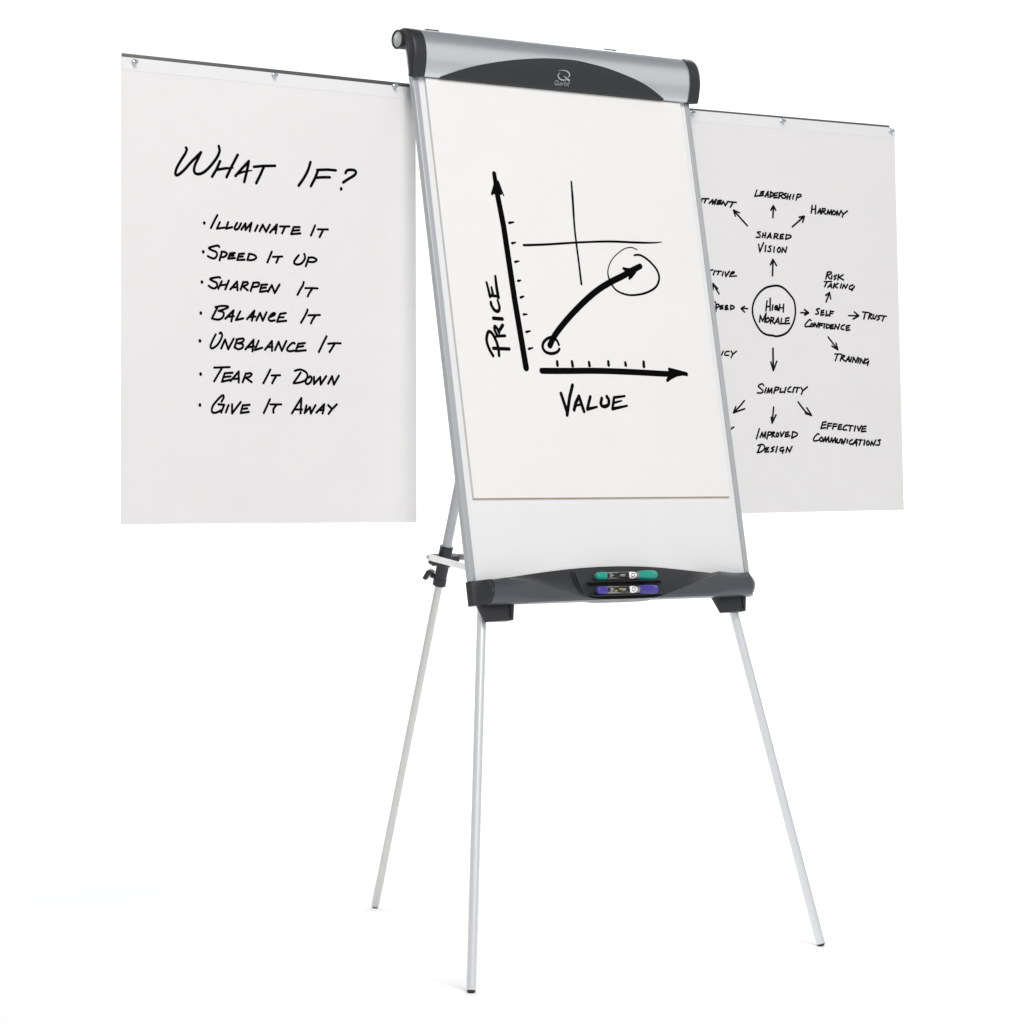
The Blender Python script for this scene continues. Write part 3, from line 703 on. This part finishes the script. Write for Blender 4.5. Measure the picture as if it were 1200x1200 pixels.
# display arms and their pegs
SHEET_Y = 0.2201
PEGS = {-1: [(-0.9291, 1.6759), (-0.6346, 1.6770), (-0.3648, 1.6779)], 1: [(0.3764, 1.6823), (0.6265, 1.6828), (0.9440, 1.6839)]}
for sx in (-1, 1):
    x0, x1 = 0.03, (0.9505 if sx < 0 else 0.9430)
    z0, z1 = (1.6835, 1.6908) if sx < 0 else (1.6885, 1.6965)
    mb = MB()
    mb.grid([[(sx * x, SHEET_Y + dy, z + dz) for dy, dz in ((0.0013, 0), (0.0077, 0), (0.0077, -0.022), (0.0013, -0.022))] for x, z in ((x0, z0), (x1, z1))], True, True)
    arm = mb.build('display_arm', M['arm'], easel, 0.0006)
    for px, pz in PEGS[sx]:
        mb = MB()
        c = Vector((px, SHEET_Y + 0.003, pz))
        mb.lathe(c, c + Vector((0, -1, 0)), [(0, 0.0054), (0.0052, 0.0054), (0.0062, 0.0045), (0.0068, 0.0025), (0.0095, 0.0024), (0.0102, 0.0033), (0.0128, 0.0035), (0.0140, 0.0028), (0.0143, 0.0016)], 24)
        mb.build('peg', M['steel'], arm)
    mb = MB()
    mb.box((sx * 0.14, 0.2100, 1.672), (0.02, 0, 0), (0, 0.0105, 0), (0, 0, 0.012))
    mb.build('arm_bracket', M['black'], arm, 0.001)

# ------------------------------------------------------------------ flip chart pad on the board
pad = bbox('flip_chart_pad', -0.333, 0.333, 0.158, 0.9740, -0.0016, 0.0026, M['pad'], None, 0)
tag(pad, 'flip chart pad on the board showing a price and value graph in thick marker', 'paper pad')
mb = MB()
mb.box(B(0.0002, 0.5650, -0.0023), XB * 0.3326, SB * 0.4086, NB * 0.0006)
mb.build('backing_card', M['card'], pad)


def pad_surf(u, v, lift): return B(u - 0.333, v + 0.158, 0.0026 + lift)


write_ink(INK['pad'], pad_surf, M['ink'], pad)

# ------------------------------------------------------------------ hanging sheets
W, H = 0.641, 0.834


def bulge(u, v, amp, ph):
    a = max(0.0, (v - 0.03) / H)
    return amp * a * math.sin(math.pi * (u / W) * 1.1 + ph) - 0.6 * amp * a


def left_at(u, v, lift):
    return Vector((-0.957 + u, SHEET_Y - lift + bulge(u, v, 0.0035, 0.2), 1.6843 - v))


def right_at(u, v, lift):
    t = 0.0326
    return Vector((0.3152 + u, SHEET_Y - v * math.sin(t) - lift * math.cos(t) + bulge(u, v, 0.0035, 0.9), 1.686 - v * math.cos(t)))


def sheet(name, at, top, bot, m, corners):
    mb = MB(); nu, nv = 24, 30
    (ul0, ur0), (ul1, ur1) = corners
    for lift in (0.0, -0.0004):
        rows = []
        for j in range(nv + 1):
            t = j / nv
            r = []
            for i in range(nu + 1):
                f = i / nu
                u = (ul0 + (ul1 - ul0) * t) * (1 - f) + (ur0 + (ur1 - ur0) * t) * f
                v = top(f) + (bot(f) - top(f)) * t
                r.append(at(u, v, lift))
            rows.append(r)
        mb.grid(rows)
    n = (nu + 1) * (nv + 1)
    edge = [i for i in range(nu + 1)] + [j * (nu + 1) + nu for j in range(1, nv + 1)] + [nv * (nu + 1) + i for i in range(nu - 1, -1, -1)] + [j * (nu + 1) for j in range(nv - 1, 0, -1)]
    mb.f += [[a, b, b + n, a + n] for a, b in zip(edge, edge[1:] + edge[:1])]
    mb.mi += [0] * len(edge)
    s = mb.build(name, m)
    mb = MB()
    rows = [[at(ul0 * (1 - f) + ur0 * f, top(f) + v, l) for f in [i / 12 for i in range(13)]] for v, l in ((0, 0.0002), (0.0003, 0.0005), (0.0228, 0.0005), (0.0233, 0.0001))]
    mb.grid(rows)
    mb.build('binding_strip', M['strip'], s)
    return s


ls = sheet('flip_chart_sheet', left_at, lambda f: 0.0002 + 0.0057 * f, lambda f: 0.8357 + 0.0032 * f, M['sheet'], ((0.0019, 0.6418), (-0.0019, 0.6410)))
tag(ls, 'hanging flip chart sheet headed What If? with seven handwritten bullet lines', 'paper sheet', 'paper sheets pegged to the side arms')
write_ink(INK['left'], left_at, M['ink'], ls)
rs = sheet('flip_chart_sheet', right_at, lambda f: -0.0010 - 0.0050 * f, lambda f: 0.8325 - 0.0049 * f, M['sheet'], ((0.0, 0.6415), (0.006, 0.6408)))
tag(rs, 'hanging flip chart sheet with High Morale circled amid arrows, partly behind the board', 'paper sheet', 'paper sheets pegged to the side arms')
write_ink(INK['right'], right_at, M['ink_soft'], rs)

# ------------------------------------------------------------------ markers on the shelf


def marker(col, s, d, x0, label, accent, rot):
    c = lambda x, ds=0.0, dd=0.0: B(x0 + x * 0.955, s + ds - x * rot, d + dd)
    L = 0.161
    t = thing('whiteboard_marker', c(L / 2, -0.0085))
    tag(t, label, 'marker', 'markers lying on the tray')
    R = 0.0074
    mb = MB(); mb.lathe(c(0.010), c(0.122), [(0, R - 0.0003), (0.001, R), (0.075, R), (0.079, R - 0.0006), (0.0905, R - 0.0008), (0.112, R - 0.001)]); br = mb.build('barrel', M['barrel'], t)
    mb = MB(); mb.lathe(c(0), c(0.024), [(0, 0.0030), (0.001, 0.0050), (0.003, 0.0068), (0.006, 0.0079), (0.022, 0.0082), (0.0235, 0.0078), (0.024, 0.0072)]); mb.build('end_plug', col, t)
    mb = MB(); mb.lathe(c(0.114), c(L), [(0, 0.0076), (0.001, 0.0083), (0.004, 0.0084), (0.025, 0.0094), (0.040, 0.0090), (0.044, 0.0076), (0.0465, 0.0050), (0.047, 0.003)]); mb.build('cap', col, t)

    def wrap(x, a, r):       # angle a: 0 faces the viewer, + is up
        return c(x, r * math.sin(a), r * math.cos(a))
    mb = MB()
    xs_ = [0.0245 + 0.062 * i / 20 for i in range(21)]
    rows = []
    for x in xs_:
        q = (x - 0.0245) / 0.062
        up_, lo_ = 0.62 + 0.30 * (q > 0.5), -0.78 + 0.25 * math.sin(q * 6)
        rows.append([wrap(x, lo_ + (up_ - lo_) * j / 8, R + 0.0003) for j in range(9)])
    mb.grid(rows); mb.build('label_band', M['label'], br)
    mb = MB()
    cxm = 0.0945; n = 28
    ring = [wrap(cxm + 0.0105 * math.cos(6.2832 * i / n) * (1 + 0.06 * math.cos(6.2832 * i * 5 / n)), 1.02 * math.sin(6.2832 * i / n), R + 0.0006) for i in range(n)]
    mid = [wrap(cxm + 0.0052 * math.cos(6.2832 * i / n), 0.50 * math.sin(6.2832 * i / n), R + 0.0007) for i in range(n)]
    mb.grid([ring, mid], True); mb.add(mid, [list(range(n))])
    mb.build('emblem', M['print'], br, smooth=False)
    mb = MB()

    def surf(u, v, lift): return wrap(u, v / R, R + 0.0008 + lift)
    ink_stroke(mb, [(cxm - 0.0035, 0.0012), (cxm - 0.001, 0.0030), (cxm + 0.0035, 0.0022), (cxm + 0.0048, -0.0008), (cxm + 0.002, -0.0030), (cxm - 0.0020, -0.0030), (cxm - 0.0045, -0.0010)], True, [0.0012], surf, 0.0001)
    mb.build('emblem_swirl', M['label'], br, smooth=False)
    mb = MB()
    for (u, v, w) in ((0.032, 0.0022, 0.010), (0.033, -0.0002, 0.012), (0.032, -0.0024, 0.008), (0.060, 0.0008, 0.016), (0.062, -0.0014, 0.012)):
        n = int(w / 0.0022)
        for i in range(n):
            ink_stroke(mb, [(u + 0.0022 * i, v - 0.0005), (u + 0.0022 * i + 0.0008, v + 0.0006)], False, [0.0007], surf, 0.0001)
    mb.build('lettering', M['print'], br, smooth=False)
    mb = MB()
    for (u, v) in accent:
        ink_stroke(mb, [(u, v), (u + 0.004, v + 0.0008)], False, [0.0016], surf, 0.0003)
    if accent: mb.build('colour_flash', M['yellow'], br, smooth=False)


marker(M['green'], 0.0016, 0.0190, -0.0675, 'green dry erase marker on the upper ledge of the pen tray', (), 0.004)
marker(M['blue'], -0.0272, 0.0310, -0.0805, 'violet blue dry erase marker on the lower ledge of the pen tray', ((0.045, -0.0026), (0.056, 0.0006)), 0.011)
